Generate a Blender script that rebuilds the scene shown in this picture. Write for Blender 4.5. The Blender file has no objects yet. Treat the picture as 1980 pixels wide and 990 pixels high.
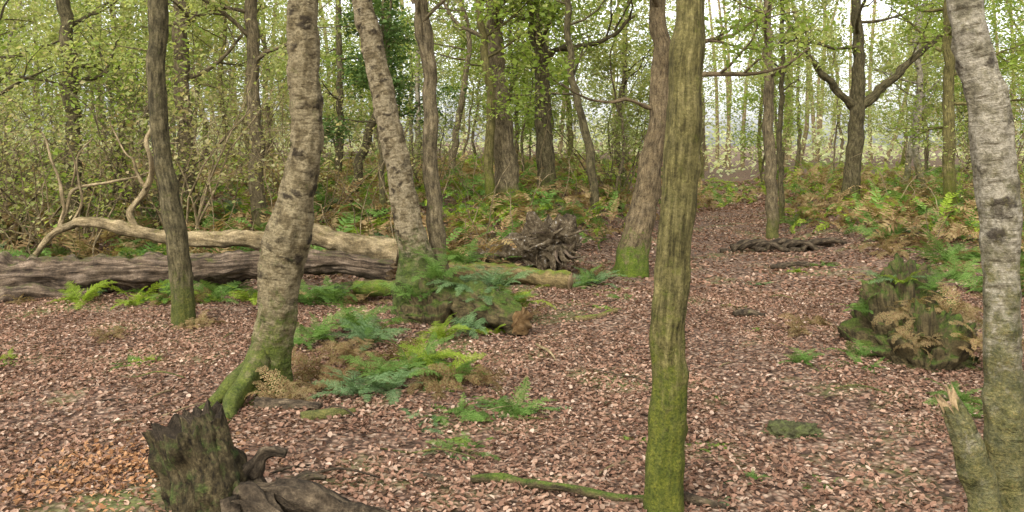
import bpy, math, random
import numpy as np
from mathutils import Vector, noise

random.seed(7); RNG = np.random.default_rng(7)
scene = bpy.context.scene
COL = scene.collection

# ---------------------------------------------------------------- terrain
def ss(a, b, v):
    t = np.clip((v - a) / (b - a), 0, 1); return t * t * (3 - 2 * t)
def H(x, y):
    x = np.asarray(x, float); y = np.asarray(y, float)
    d = x - 0.235 * y
    left = 0.8 * ss(10.8, 18, y) + 0.03 * np.maximum(0, y - 18)
    right = 0.45 * ss(9.5, 18, y) + 0.025 * np.maximum(0, y - 18)
    path = 0.028 * np.maximum(0, y - 26)
    w = ss(1.0, 3.0, np.abs(d))
    side = np.where(d < 0, left, right)
    h = path * (1 - w) + side * w
    h = np.minimum(h, 3.0 + 0 * h)
    b = 0.018 * np.sin(1.3 * x + 0.7 * y) + 0.014 * np.sin(2.9 * x - 1.7 * y + 1) + 0.008 * np.sin(6.1 * x + 5.3 * y)
    return h + b * ss(1.0, 4.0, y) 
def hz(x, y): return float(H(x, y))

# ---------------------------------------------------------------- materials
def newmat(name):
    m = bpy.data.materials.new(name); m.use_nodes = True
    nt = m.node_tree; nt.nodes.clear()
    out = nt.nodes.new('ShaderNodeOutputMaterial')
    return m, nt, out
def N(nt, t, **kw):
    n = nt.nodes.new(t)
    for k, v in kw.items():
        if k in n.inputs: n.inputs[k].default_value = v
        else: setattr(n, k, v)
    return n
def ramp(nt, fac, stops, interp='LINEAR'):
    r = nt.nodes.new('ShaderNodeValToRGB'); r.color_ramp.interpolation = interp
    e = r.color_ramp.elements
    while len(e) < len(stops): e.new(0.5)
    for i, (p, c) in enumerate(stops):
        e[i].position = p; e[i].color = (*c, 1) if len(c) == 3 else c
    nt.links.new(fac, r.inputs['Fac']); return r.outputs['Color']
def mixc(nt, fac, a, b, mode='MIX'):
    m = nt.nodes.new('ShaderNodeMixRGB'); m.blend_type = mode
    for s, i in ((fac, 0), (a, 1), (b, 2)):
        if isinstance(s, (int, float)): m.inputs[i].default_value = s
        elif isinstance(s, tuple): m.inputs[i].default_value = (*s, 1)
        else: nt.links.new(s, m.inputs[i])
    return m.outputs[0]
def noisen(nt, vec, scale, detail=4, rough=0.55):
    n = N(nt, 'ShaderNodeTexNoise', Scale=scale, Detail=detail, Roughness=rough)
    nt.links.new(vec, n.inputs['Vector']); return n.outputs['Fac']
def mapping(nt, vec, sc):
    m = nt.nodes.new('ShaderNodeMapping'); m.inputs['Scale'].default_value = sc
    nt.links.new(vec, m.inputs['Vector']); return m.outputs['Vector']
def math_(nt, op, a, b=0.0, clamp=False):
    m = nt.nodes.new('ShaderNodeMath'); m.operation = op; m.use_clamp = clamp
    for s, i in ((a, 0), (b, 1)):
        if isinstance(s, (int, float)): m.inputs[i].default_value = s
        else: nt.links.new(s, m.inputs[i])
    return m.outputs[0]
def finish(nt, out, col, rough=0.85, bump=None, bstr=0.5, bdist=0.01):
    p = N(nt, 'ShaderNodeBsdfPrincipled', Roughness=rough)
    p.inputs['Specular IOR Level'].default_value = 0.15
    nt.links.new(col, p.inputs['Base Color'])
    if bump is not None:
        b = N(nt, 'ShaderNodeBump', Strength=bstr, Distance=bdist)
        nt.links.new(bump, b.inputs['Height']); nt.links.new(b.outputs[0], p.inputs['Normal'])
    nt.links.new(p.outputs[0], out.inputs[0])

def leafmat(name, cols, trans=0.4, var=((0.65, 0.68, 0.65), (1.25, 1.2, 1.1))):
    m, nt, out = newmat(name)
    g = nt.nodes.new('ShaderNodeNewGeometry')
    n = len(cols)
    c = ramp(nt, g.outputs['Random Per Island'], [(i / max(1, n - 1), cc) for i, cc in enumerate(cols)])
    tc = nt.nodes.new('ShaderNodeTexCoord')
    big = noisen(nt, tc.outputs['Object'], 0.9, 4)
    c = mixc(nt, 1.0, c, ramp(nt, big, [(0.32, var[0]), (0.68, var[1])]), 'MULTIPLY')
    p = N(nt, 'ShaderNodeBsdfDiffuse')
    nt.links.new(c, p.inputs[0])
    if trans > 0:
        t = nt.nodes.new('ShaderNodeBsdfTranslucent')
        nt.links.new(mixc(nt, 1.0, c, (1.6, 1.55, 0.95), 'MULTIPLY'), t.inputs[0])
        mx = nt.nodes.new('ShaderNodeMixShader'); mx.inputs[0].default_value = trans
        nt.links.new(p.outputs[0], mx.inputs[1]); nt.links.new(t.outputs[0], mx.inputs[2])
        nt.links.new(mx.outputs[0], out.inputs[0])
    else: nt.links.new(p.outputs[0], out.inputs[0])
    return m

def bark(name, dark, mid, light, moss=(0.09, 0.12, 0.02), moss_h=0.5, moss_all=0.0, birch=False, ridge=(38, 7), up=0.0, mtop=0.62):
    m, nt, out = newmat(name)
    tc = nt.nodes.new('ShaderNodeTexCoord'); uv = tc.outputs['UV']; ob = tc.outputs['Object']
    if birch:
        a = noisen(nt, mapping(nt, uv, (9, 42, 1)), 1.0, 6, 0.7)
        patch = noisen(nt, ob, 9.0, 6, 0.7)
        base = ramp(nt, patch, [(0.30, tuple(c * .45 for c in mid)), (0.43, mid), (0.54, light), (0.62, mid), (0.74, light)])
        lines = ramp(nt, a, [(0.34, (0.34, 0.31, 0.26)), (0.47, (0.9, 0.9, 0.9)), (0.6, (1.05, 1.05, 1.05))])
        base = mixc(nt, 1.0, base, lines, 'MULTIPLY')
        wv = nt.nodes.new('ShaderNodeVectorMath'); wv.operation = 'ADD'
        nz = N(nt, 'ShaderNodeTexNoise', Scale=16.0, Detail=4.0); nt.links.new(uv, nz.inputs['Vector'])
        sc = nt.nodes.new('ShaderNodeVectorMath'); sc.operation = 'SCALE'; sc.inputs['Scale'].default_value = 0.13
        nt.links.new(nz.outputs['Color'], sc.inputs[0]); nt.links.new(uv, wv.inputs[0]); nt.links.new(sc.outputs[0], wv.inputs[1])
        v = N(nt, 'ShaderNodeTexVoronoi', Scale=1.0); nt.links.new(mapping(nt, wv.outputs[0], (7.5, 12, 1)), v.inputs['Vector'])
        kd = math_(nt, 'ADD', v.outputs['Distance'], math_(nt, 'MULTIPLY', math_(nt, 'SUBTRACT', patch, 0.5), 0.7))
        knots = ramp(nt, kd, [(0.14, (1, 1, 1)), (0.36, (0, 0, 0))])
        base = mixc(nt, mixc(nt, 1.0, knots, (0.85, 0.85, 0.85), 'MULTIPLY'), base, dark)
        fine = noisen(nt, ob, 55, 4, .7)
        hh = math_(nt, 'ADD', math_(nt, 'MULTIPLY', a, 0.8), math_(nt, 'ADD', math_(nt, 'MULTIPLY', fine, 0.8), math_(nt, 'MULTIPLY', knots, .6)))
        base = mixc(nt, 1.0, base, ramp(nt, fine, [(0.3, (0.6, 0.6, 0.6)), (0.65, (1.15, 1.15, 1.15))]), 'MULTIPLY')
    else:
        a = noisen(nt, mapping(nt, uv, (ridge[0], ridge[1], 1)), 1.0, 6, 0.7)
        b = noisen(nt, ob, 8.0, 6, .7)
        f2 = noisen(nt, ob, 60.0, 4, .7)
        base = ramp(nt, a, [(0.36, dark), (0.5, mid), (0.66, light)])
        base = mixc(nt, 1.0, base, ramp(nt, b, [(0.32, (0.5, 0.5, 0.5)), (0.66, (1.3, 1.28, 1.25))]), 'MULTIPLY')
        base = mixc(nt, 1.0, base, ramp(nt, f2, [(0.32, (0.6, 0.6, 0.6)), (0.62, (1.2, 1.2, 1.2))]), 'MULTIPLY')
        hh = math_(nt, 'ADD', a, math_(nt, 'MULTIPLY', f2, .5))
    sep = nt.nodes.new('ShaderNodeSeparateXYZ'); nt.links.new(ob, sep.inputs[0])
    mr = N(nt, 'ShaderNodeMapRange'); mr.inputs['From Min'].default_value = 0; mr.inputs['From Max'].default_value = max(moss_h, 0.01)
    mr.inputs['To Min'].default_value = mtop if moss_h > 0 else 0; mr.inputs['To Max'].default_value = 0.0
    nt.links.new(sep.outputs[2], mr.inputs['Value'])
    mn = noisen(nt, ob, 11.0, 7, 0.75)
    f = math_(nt, 'ADD', mr.outputs[0], math_(nt, 'ADD', math_(nt, 'MULTIPLY', mn, 1.5), moss_all - 0.78))
    if up:
        g = nt.nodes.new('ShaderNodeNewGeometry'); sn = nt.nodes.new('ShaderNodeSeparateXYZ'); nt.links.new(g.outputs['Normal'], sn.inputs[0])
        f = math_(nt, 'ADD', f, math_(nt, 'MULTIPLY', math_(nt, 'SUBTRACT', sn.outputs[2], 0.4), up))
    f = ramp(nt, f, [(0.12, (0, 0, 0)), (0.4, (1, 1, 1))])
    mfine = noisen(nt, ob, 75.0, 5, .75)
    mcol = ramp(nt, mfine, [(0.32, tuple(c * 0.25 for c in moss)), (0.5, tuple(c * .85 for c in moss)), (0.68, (moss[0] * 1.7, moss[1] * 1.35, moss[2] * 1.6))])
    mcol = mixc(nt, 1.0, mcol, ramp(nt, noisen(nt, ob, 14, 4), [(0.35, (0.6, 0.62, 0.6)), (0.65, (1.25, 1.1, 1.0))]), 'MULTIPLY')
    col = mixc(nt, mixc(nt, 1.0, f, (0.85, 0.85, 0.85), 'MULTIPLY'), base, mcol)
    finish(nt, out, col, 0.9, math_(nt, 'ADD', hh, math_(nt, 'MULTIPLY', mfine, 0.5)), 1.0, 0.018)
    return m

BIRCH = bark('birch_bark', (0.020, 0.014, 0.008), (0.115, 0.087, 0.042), (0.225, 0.18, 0.10), moss=(0.065, 0.10, 0.012), moss_h=0.75, moss_all=0.02, birch=True)
BIRCHM = bark('mossy_based_birch_bark', (0.020, 0.014, 0.008), (0.13, 0.098, 0.05), (0.26, 0.21, 0.125), moss=(0.045, 0.078, 0.011), moss_h=1.0, moss_all=-0.03, birch=True, mtop=1.0)
BIRCHP = bark('pale_birch_bark', (0.04, 0.03, 0.02), (0.17, 0.145, 0.09), (0.32, 0.28, 0.20), moss=(0.105, 0.11, 0.033), moss_h=1.6, moss_all=0.03, birch=True)
MOSSY = bark('green_mossy_bark', (0.04, 0.033, 0.011), (0.105, 0.09, 0.03), (0.18, 0.15, 0.06), moss=(0.08, 0.105, 0.012), moss_h=1.2, moss_all=0.03, ridge=(60, 6))
DARKB = bark('dark_oak_bark', (0.024, 0.02, 0.01), (0.078, 0.064, 0.03), (0.14, 0.115, 0.062), moss=(0.072, 0.09, 0.017), moss_h=0.6, moss_all=0.05)
BROWNB = bark('brown_bark', (0.045, 0.034, 0.018), (0.12, 0.094, 0.05), (0.21, 0.168, 0.10), moss=(0.10, 0.115, 0.03), moss_h=0.6, moss_all=0.03)
HBARK = bark('brown_green_bark', (0.05, 0.035, 0.02), (0.125, 0.092, 0.047), (0.20, 0.152, 0.09), moss=(0.08, 0.14, 0.01), moss_h=0.8, moss_all=-0.04)
DEADP = bark('pale_dead_wood', (0.09, 0.064, 0.03), (0.20, 0.152, 0.08), (0.34, 0.265, 0.15), moss=(0.12, 0.13, 0.03), moss_h=0, moss_all=0.0, ridge=(20, 4), up=.3)
DEADD = bark('grey_dead_wood', (0.02, 0.014, 0.009), (0.085, 0.06, 0.038), (0.20, 0.15, 0.105), moss=(0.08, 0.10, 0.02), moss_h=0, moss_all=0.0, ridge=(30, 2.5), up=.4)
ROTTEN = bark('rotten_dark_wood', (0.014, 0.010, 0.006), (0.055, 0.040, 0.024), (0.14, 0.105, 0.065), moss=(0.08, 0.11, 0.03), moss_h=0, moss_all=0.0, ridge=(24, 8))
LICHEN = bark('lichen_covered_rotten_bark', (0.012, 0.009, 0.005), (0.05, 0.038, 0.017), (0.105, 0.082, 0.04), moss=(0.075, 0.125, 0.028), moss_h=0, moss_all=0.14, ridge=(50, 16))
MOSSLOG = bark('mossy_log_bark', (0.05, 0.04, 0.018), (0.15, 0.11, 0.045), (0.22, 0.165, 0.08), moss=(0.115, 0.17, 0.016), moss_h=0, moss_all=0.05, ridge=(20, 4), up=.6)
DEEPMOSS = bark('deep_green_moss', (0.025, 0.02, 0.01), (0.075, 0.058, 0.026), (0.13, 0.10, 0.045), moss=(0.06, 0.105, 0.014), moss_h=0, moss_all=0.22, up=.4)

def simple_noise(name, cols, scale=12, b=0.02):
    m, nt, out = newmat(name); tc = nt.nodes.new('ShaderNodeTexCoord')
    f = noisen(nt, tc.outputs['Object'], scale, 7, 0.7)
    finish(nt, out, ramp(nt, f, [(0.3 + 0.4 * i / (len(cols) - 1), c) for i, c in enumerate(cols)]), 0.9, f, 0.8, b)
    return m
CUT = simple_noise('orange_rotten_heartwood', [(0.03, 0.018, 0.01), (0.17, 0.10, 0.04), (0.30, 0.20, 0.10)], 14)
PALECUT = simple_noise('pale_cut_wood', [(0.10, 0.07, 0.035), (0.25, 0.17, 0.085), (0.36, 0.265, 0.15)], 14)
ROOTM = simple_noise('root_plate_soil', [(0.015, 0.010, 0.006), (0.05, 0.036, 0.02), (0.09, 0.066, 0.036), (0.15, 0.115, 0.07), (0.5, 0.47, 0.42)], 20, 0.04)
MOSSM = simple_noise('moss_cushion', [(0.03, 0.04, 0.01), (0.085, 0.12, 0.018), (0.16, 0.20, 0.035)], 45)
ROCKM = simple_noise('mossy_hump', [(0.02, 0.017, 0.01), (0.05, 0.05, 0.02), (0.085, 0.10, 0.028)], 18)

L_OAK = leafmat('oak_leaves', [(0.11, 0.16, 0.027), (0.17, 0.23, 0.045), (0.24, 0.31, 0.075), (0.14, 0.20, 0.05), (0.35, 0.38, 0.13)], 0.5)
L_YEL = leafmat('yellow_green_leaves', [(0.18, 0.22, 0.07), (0.27, 0.31, 0.11), (0.36, 0.38, 0.175), (0.21, 0.27, 0.085), (0.41, 0.37, 0.21)], 0.5)
L_HAZE = leafmat('haze_tinted_distant_leaves', [(0.38, 0.43, 0.24), (0.48, 0.53, 0.33), (0.57, 0.58, 0.41), (0.42, 0.49, 0.28), (0.57, 0.53, 0.4)], 0.5)  # far leaves coloured paler to imitate distance haze, no volume used
L_HOL = leafmat('holly_leaves', [(0.04, 0.075, 0.022), (0.08, 0.13, 0.04), (0.13, 0.19, 0.07)], 0.3)
L_BRN = leafmat('brown_leaves', [(0.22, 0.17, 0.09), (0.26, 0.28, 0.10), (0.36, 0.30, 0.17), (0.24, 0.27, 0.10), (0.42, 0.36, 0.22)], 0.45)
F_GRN = leafmat('fern_green', [(0.055, 0.11, 0.02), (0.095, 0.165, 0.04), (0.15, 0.23, 0.065)], 0.35)
F_BLU = leafmat('fern_blue_green', [(0.06, 0.11, 0.042), (0.11, 0.175, 0.075), (0.185, 0.265, 0.13)], 0.3)
F_BRI = leafmat('fern_bright', [(0.12, 0.18, 0.018), (0.185, 0.26, 0.03), (0.26, 0.33, 0.055)], 0.4)
F_BRN = leafmat('bracken_brown', [(0.14, 0.085, 0.04), (0.22, 0.148, 0.076), (0.29, 0.21, 0.11), (0.18, 0.155, 0.062)], 0.3)
F_DRK = leafmat('bracken_rust', [(0.08, 0.048, 0.022), (0.14, 0.085, 0.04), (0.20, 0.138, 0.07), (0.12, 0.11, 0.04)], 0.2)
LITTER = leafmat('fallen_leaves', [(0.065, 0.036, 0.024), (0.16, 0.088, 0.058), (0.245, 0.145, 0.098), (0.11, 0.062, 0.04), (0.32, 0.215, 0.15), (0.19, 0.108, 0.07), (0.145, 0.09, 0.058), (0.40, 0.30, 0.225)], 0.12,
                 ((0.72, 0.70, 0.68), (1.22, 1.2, 1.18)))

# ground
m, nt, out = newmat('leaf_covered_soil'); GROUND = m
tc = nt.nodes.new('ShaderNodeTexCoord'); ob = tc.outputs['Object']
v = N(nt, 'ShaderNodeTexVoronoi', Scale=28.0); nt.links.new(ob, v.inputs['Vector'])
sp = nt.nodes.new('ShaderNodeSeparateColor'); nt.links.new(v.outputs['Color'], sp.inputs[0])
c = ramp(nt, sp.outputs[0], [(0, (0.06, 0.036, 0.024)), (0.4, (0.15, 0.088, 0.058)), (0.75, (0.22, 0.14, 0.095)), (1, (0.33, 0.24, 0.17))])
c = mixc(nt, 1.0, c, ramp(nt, v.outputs['Distance'], [(0.2, (1, 1, 1)), (0.7, (0.35, 0.33, 0.3))]), 'MULTIPLY')
gm = ramp(nt, noisen(nt, ob, 0.9, 5, .65), [(0.53, (0, 0, 0)), (0.66, (0.75, 0.75, 0.75))])
c = mixc(nt, gm, c, ramp(nt, noisen(nt, ob, 40, 3), [(0.3, (0.05, 0.06, 0.015)), (0.7, (0.14, 0.16, 0.045))]))
finish(nt, out, c, 0.9, v.outputs['Distance'], 0.6, 0.02)

# ---------------------------------------------------------------- mesh helpers
class B:
    def __init__(s): s.v = []; s.f = []; s.uv = []; s.mi = []
def mesh_from(b, name, mats, smooth=True):
    me = bpy.data.meshes.new(name); me.from_pydata(b.v, [], b.f)
    uvl = me.uv_layers.new(name='UVMap')
    idx = np.zeros(len(me.loops), dtype=np.int32); me.loops.foreach_get('vertex_index', idx)
    uvs = np.array(b.uv, dtype=np.float32)[idx]
    uvl.data.foreach_set('uv', uvs.ravel())
    for mt in mats: me.materials.append(mt)
    if b.mi: me.polygons.foreach_set('material_index', np.array(b.mi, dtype=np.int32))
    me.polygons.foreach_set('use_smooth', np.full(len(me.polygons), smooth))
    me.update(); return me
def quads_mesh(V, F, name, mat, smooth=False):
    me = bpy.data.meshes.new(name)
    V = np.ascontiguousarray(V, dtype=np.float32); F = np.ascontiguousarray(F, dtype=np.int32)
    me.vertices.add(len(V)); me.vertices.foreach_set('co', V.ravel())
    me.loops.add(F.size); me.loops.foreach_set('vertex_index', F.ravel())
    me.polygons.add(len(F)); me.polygons.foreach_set('loop_start', np.arange(len(F), dtype=np.int32) * 4)
    me.polygons.foreach_set('loop_total', np.full(len(F), 4, dtype=np.int32))
    me.materials.append(mat); me.update(calc_edges=True)
    me.polygons.foreach_set('use_smooth', np.full(len(F), smooth)); return me

def resample(pts, rad, step):
    P = [np.array(p, float) for p in pts]; n = len(P)
    outp, outr = [], []
    for i in range(n - 1):
        p0 = P[max(i - 1, 0)]; p1 = P[i]; p2 = P[i + 1]; p3 = P[min(i + 2, n - 1)]
        k = max(1, int(np.linalg.norm(p2 - p1) / step))
        for j in range(k):
            t = j / k; t2 = t * t; t3 = t2 * t
            outp.append(0.5 * ((2 * p1) + (p2 - p0) * t + (2 * p0 - 5 * p1 + 4 * p2 - p3) * t2 + (3 * p1 - p0 - 3 * p2 + p3) * t3))
            s = t * t * (3 - 2 * t); outr.append(rad[i] * (1 - s) + rad[i + 1] * s)
    outp.append(P[-1]); outr.append(rad[-1])
    return np.array(outp), np.array(outr)

def tube(b, pts, rad, sides=8, step=0.1, lump=0.0, ridge=0.0, flare=0.0, flobes=5, flen=0.15, cap0=-1, cap1=-1, jag=0.0, mat=0, seed=0.0, bands=0.0, wob=0.0, knots=()):
    P, R = resample(pts, rad, step); n = len(P)
    if wob:
        for i in range(1, n):
            P[i] += wob * np.array([noise.noise(Vector((P[i][0] * 3 + seed, P[i][1] * 3, P[i][2] * 3))), noise.noise(Vector((P[i][0] * 3, P[i][1] * 3 + seed + 5, P[i][2] * 3))), noise.noise(Vector((P[i][0] * 3, P[i][1] * 3, P[i][2] * 3 + seed + 9)))])
    T = np.gradient(P, axis=0); T /= (np.linalg.norm(T, axis=1)[:, None] + 1e-9)
    S = np.concatenate([[0], np.cumsum(np.linalg.norm(np.diff(P, axis=0), axis=1))])
    ref = np.array([0, 1.0, 0]) if abs(T[0][1]) < 0.85 else np.array([0, 0, 1.0])
    base = len(b.v); u = ref - T[0] * np.dot(ref, T[0]); u /= np.linalg.norm(u)
    ang = np.linspace(0, 2 * math.pi, sides + 1)
    rm = float(np.mean(R))
    for i in range(n):
        u = u - T[i] * np.dot(u, T[i]); u /= np.linalg.norm(u) + 1e-9; w = np.cross(T[i], u)
        for j in range(sides + 1):
            a = ang[j] if j < sides else 0.0
            d = u * math.cos(a) + w * math.sin(a); r = R[i]
            q = P[i] + d * r
            if lump: r *= 1 + lump * noise.noise(Vector((q[0] * 4 + seed, q[1] * 4, q[2] * 4))) + 0.5 * lump * noise.noise(Vector((q[0] * 11 + seed, q[1] * 11, q[2] * 11)))
            if ridge: r *= 1 + ridge * noise.noise(Vector((math.cos(a) * 3.2 + seed, math.sin(a) * 3.2, S[i] * 2.2)))+ 0.6 * ridge * noise.noise(Vector((math.cos(a) * 7 + seed, math.sin(a) * 7, S[i] * 9)))
            if bands: r *= 1 + bands * noise.noise(Vector((math.cos(a) * 2 + seed, math.sin(a) * 2, S[i] * 14)))
            for ks, ka, kw_ in knots:
                dsk = (S[i] - ks) / kw_; 
                if abs(dsk) < 3:
                    da = math.atan2(math.sin(a - ka), math.cos(a - ka)) * R[i] / kw_
                    r += .35 * kw_ * math.exp(-dsk * dsk - da * da)
            if flare: r += flare * math.exp(-S[i] / flen) * (0.55 + 0.45 * math.cos(flobes * a + seed) + 0.3 * math.cos(2 * a + seed * 2))
            q = P[i] + d * r
            if jag and i >= n - 6: q = q + T[i] * jag * (noise.noise(Vector((math.cos(a) * 2.5 + seed, math.sin(a) * 2.5, 3.3))) + 0.4 * noise.noise(Vector((math.cos(a) * 8 + seed, math.sin(a) * 8, 1.3)))) * (i - n + 7) / 6 * 2
            b.v.append(tuple(q)); b.uv.append((ang[j] * rm, S[i] + seed))
    for i in range(n - 1):
        for j in range(sides):
            a0 = base + i * (sides + 1) + j
            b.f.append((a0, a0 + 1, a0 + sides + 2, a0 + sides + 1)); b.mi.append(mat)
    for flag, ri, dr in ((cap0, 0, 0.0), (cap1, n - 1, -0.35)):
        if flag >= 0:
            k = len(b.v); cpt = P[ri] + (T[ri] * R[ri] * (dr if jag else 0.0))
            b.v.append(tuple(cpt)); b.uv.append((0, 0))
            for j in range(sides):
                a0 = base + ri * (sides + 1) + j
                b.f.append((a0 + 1, a0, k) if ri == 0 else (a0, a0 + 1, k)); b.mi.append(flag)

def leaves(C, size, name, mat, flat=0.6, rng=RNG, mesh=True):
    C = np.asarray(C); n = len(C)
    nrm = rng.normal(size=(n, 3)) * (1, 1, 1); nrm[:, 2] = np.abs(nrm[:, 2]) + flat * 1.4
    nrm /= np.linalg.norm(nrm, axis=1)[:, None]
    a = rng.normal(size=(n, 3)); a -= nrm * np.sum(a * nrm, axis=1)[:, None]; a /= np.linalg.norm(a, axis=1)[:, None]
    bb = np.cross(nrm, a); L = (size * rng.uniform(0.6, 1.35, n))[:, None]; W = L * rng.uniform(0.5, 0.8, n)[:, None]
    v0 = C - a * L * 0.5; v2 = C + a * L * 0.5 - nrm * L * 0.1
    v1 = C + bb * W * 0.5 + nrm * L * 0.08; v3 = C - bb * W * 0.5 + nrm * L * 0.08
    V = np.stack([v0, v1, v2, v3], axis=1).reshape(-1, 3)
    F = np.arange(4 * n).reshape(n, 4)
    return quads_mesh(V, F, name, mat) if mesh else (V, F)

def empty(name, loc, label, cat, group=None):
    e = bpy.data.objects.new(name, None); e.location = loc; e.empty_display_size = 0.3
    COL.objects.link(e); e['label'] = label; e['category'] = cat
    if group: e['group'] = group
    return e
def obj(name, me, loc=(0, 0, 0), label=None, cat=None, parent=None, kind=None, group=None):
    o = bpy.data.objects.new(name, me); o.location = loc; COL.objects.link(o)
    if label: o['label'] = label
    if cat: o['category'] = cat
    if kind: o['kind'] = kind
    if group: o['group'] = group
    if parent: o.parent = parent
    return o

# ---------------------------------------------------------------- branching
def branch(b, LP, start, d, length, r, depth, rnd, nleaf, spread, up=0.12, kids=4):
    n = 5; p = np.array(start, float); d = np.array(d, float); pts = [p.copy()]; dirs = []
    for i in range(n):
        d = d + np.array([rnd.gauss(0, .22), rnd.gauss(0, .22), rnd.gauss(0, .16) + up]); d /= np.linalg.norm(d)
        p = p + d * length / n; pts.append(p.copy()); dirs.append(d.copy())
    rad = [r * (1 - 0.75 * i / n) for i in range(n + 1)]
    tube(b, pts, rad, sides=6 if r > 0.03 else (4 if r > .008 else 3), step=length / n * 0.99 if r < 0.03 else 0.12, lump=0.12 if r > 0.03 else 0, seed=rnd.random() * 9)
    if depth == 0:
        k = nleaf
        for _ in range(k):
            t = rnd.random() * n; i = min(int(t), n - 1)
            q = pts[i] + (pts[i + 1] - pts[i]) * (t - i)
            LP.append(q + np.array([rnd.gauss(0, spread), rnd.gauss(0, spread), rnd.gauss(0, spread * 0.55)]))
        return
    for kx in range(kids):
        t = 1 + (n - 1) * (kx + rnd.random()) / kids; i = min(int(t), n - 1)
        q = pts[i] + (pts[i + 1] - pts[i]) * (t - i); dd = dirs[i]
        side = np.array([rnd.gauss(0, 1), rnd.gauss(0, 1), rnd.gauss(0, 0.45)]); side -= dd * np.dot(side, dd); side /= np.linalg.norm(side) + 1e-6
        nd = dd * 0.6 + side * 0.9; nd /= np.linalg.norm(nd)
        branch(b, LP, q, nd, length * rnd.uniform(0.4, 0.62), max(0.004, rad[i] * 0.5), depth - 1, rnd, nleaf, spread, up * 0.5, kids)

def tree_meshes(name, pts, rad, bmat, lmat, limbs=(2.5, 7, 12), ll=1.6, leaf=0.08, nleaf=30, spread=0.13, seed=1, detail=False, birch=False, flare=0.05, extra=(), depth=2, kids=4, flen=0.15, up=.12):
    rnd = random.Random(seed); b = B(); LP = []
    kn = []
    if detail:
        for _ in range(30 if birch else 12): kn.append((rnd.uniform(.3, 3.2), rnd.random() * 6.28, rnd.uniform(.018, .045)))
    tube(b, pts, rad, sides=48 if detail else 14, step=0.02 if detail else 0.12, lump=0.12 if detail else 0.14,
         ridge=0.09 if birch else (0.11 if detail else 0.1), flare=flare, flobes=rnd.choice([3, 4, 5]), flen=flen, seed=seed * 1.37, bands=0.08 if birch else 0, wob=.02 if detail else .06, knots=kn)
    P, R = resample(pts, rad, 0.1)
    for ep, er in extra: tube(b, ep, er, sides=14, step=0.04, lump=0.5, ridge=.2, seed=seed, wob=.06)
    for ep, er in extra:
        if ep[-1][2] > 2.2:
            for _ in range(3):
                e = np.array(ep[-1]); s = np.array(ep[-2]); d = e - s; d = d / np.linalg.norm(d)
                q = s + (e - s) * rnd.random()
                d = d + np.array([rnd.gauss(0, .5), rnd.gauss(0, .5), .2]); d /= np.linalg.norm(d)
                branch(b, LP, q, d, ll * .8, er[-1] * .7, max(1, depth - 1), rnd, nleaf, spread, kids=kids)
    z0, z1, nl = limbs
    for i in range(nl):
        z = z0 + (z1 - z0) * (i + rnd.random()) / nl
        k = int(np.argmin(np.abs(P[:, 2] - z)))
        az = rnd.random() * 2 * math.pi; f = 1 - 0.45 * (i / nl)
        branch(b, LP, P[k], (math.cos(az), math.sin(az), rnd.uniform(-0.05, 0.5)), ll * f * rnd.uniform(0.75, 1.25), min(R[k] * 0.4, 0.05), depth, rnd, nleaf, spread, kids=kids, up=up)
    tm = mesh_from(b, name + '_trunk', [bmat])
    cm = leaves(np.array(LP), leaf, name + '_crown', lmat) if LP else None
    return tm, cm

def place_tree(name, loc, tm, cm, label, cat, group=None, rot=0, sc=1):
    e = empty(name, loc, label, cat, group); e.rotation_euler[2] = rot; e.scale = (sc, sc, sc)
    obj('trunk', tm, parent=e)
    if cm: obj('crown', cm, parent=e)
    return e

def tree(name, y, xz, rad, bmat, lmat, label, cat='tree', ybend=0.0, **kw):
    x0 = xz[0][0]; g = hz(x0, y)
    pts = []
    for i, (x, z) in enumerate(xz):
        zz = z - g if i else -0.12
        pts.append((x - x0, ybend * math.sin(i * 1.3), zz))
    kw2 = dict(kw)
    if 'extra' in kw2:
        kw2['extra'] = [([(a - x0, b_ - y, c_ - g) for a, b_, c_ in ep], er) for ep, er in kw2['extra']]
    if 'limbs' in kw2: kw2['limbs'] = (kw2['limbs'][0] - g, kw2['limbs'][1] - g, kw2['limbs'][2])
    tm, cm = tree_meshes(name, pts, rad, bmat, lmat, **kw2)
    return place_tree(name, (x0, y, g), tm, cm, label, cat), g

# ---- near trees
tree('oak_tree', 3.97, [(.689, 0), (.696, .316), (.708, .666), (.724, 1.016), (.743, 1.37), (.7635, 1.717), (.775, 2.02), (.8056, 2.3), (.84, 3.2), (.83, 5), (.9, 6.8)],
     [.092, .083, .080, .076, .073, .078, .074, .062, .06, .055, .03], MOSSY, L_OAK, 'straight slender tree with green algae covered bark on leaf litter',
     limbs=(4.2, 6.6, 4), ll=1.4, nleaf=10, seed=3, detail=True, flare=.03, flen=.1)
tree('birch_tree', 5.9, [(-1.60, 0), (-1.614, .09), (-1.604, .385), (-1.562, .698), (-1.51, 1.01), (-1.43, 1.357), (-1.381, 1.67), (-1.378, 2.017), (-1.395, 2.364), (-1.406, 2.64), (-1.42, 4), (-1.35, 6.8)],
     [.14, .135, .128, .138, .155, .115, .102, .104, .104, .100, .08, .04], BIRCH, L_YEL, 'knotted brown birch with bulging trunk and mossy roots',
     limbs=(4.4, 6.6, 4), ll=1.5, nleaf=10, seed=5, detail=True, birch=True, flare=.06, flen=.12,
     extra=[([(-1.66, 5.85, .34), (-1.70, 5.6, .12), (-1.72, 5.35, .03), (-1.72, 5.12, -.01), (-1.76, 4.95, -.06)], [.075, .06, .045, .03, .01]),
            ([(-1.72, 5.9, .2), (-1.9, 5.6, .02), (-2.05, 5.4, -.05)], [.07, .04, .012])])
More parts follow.
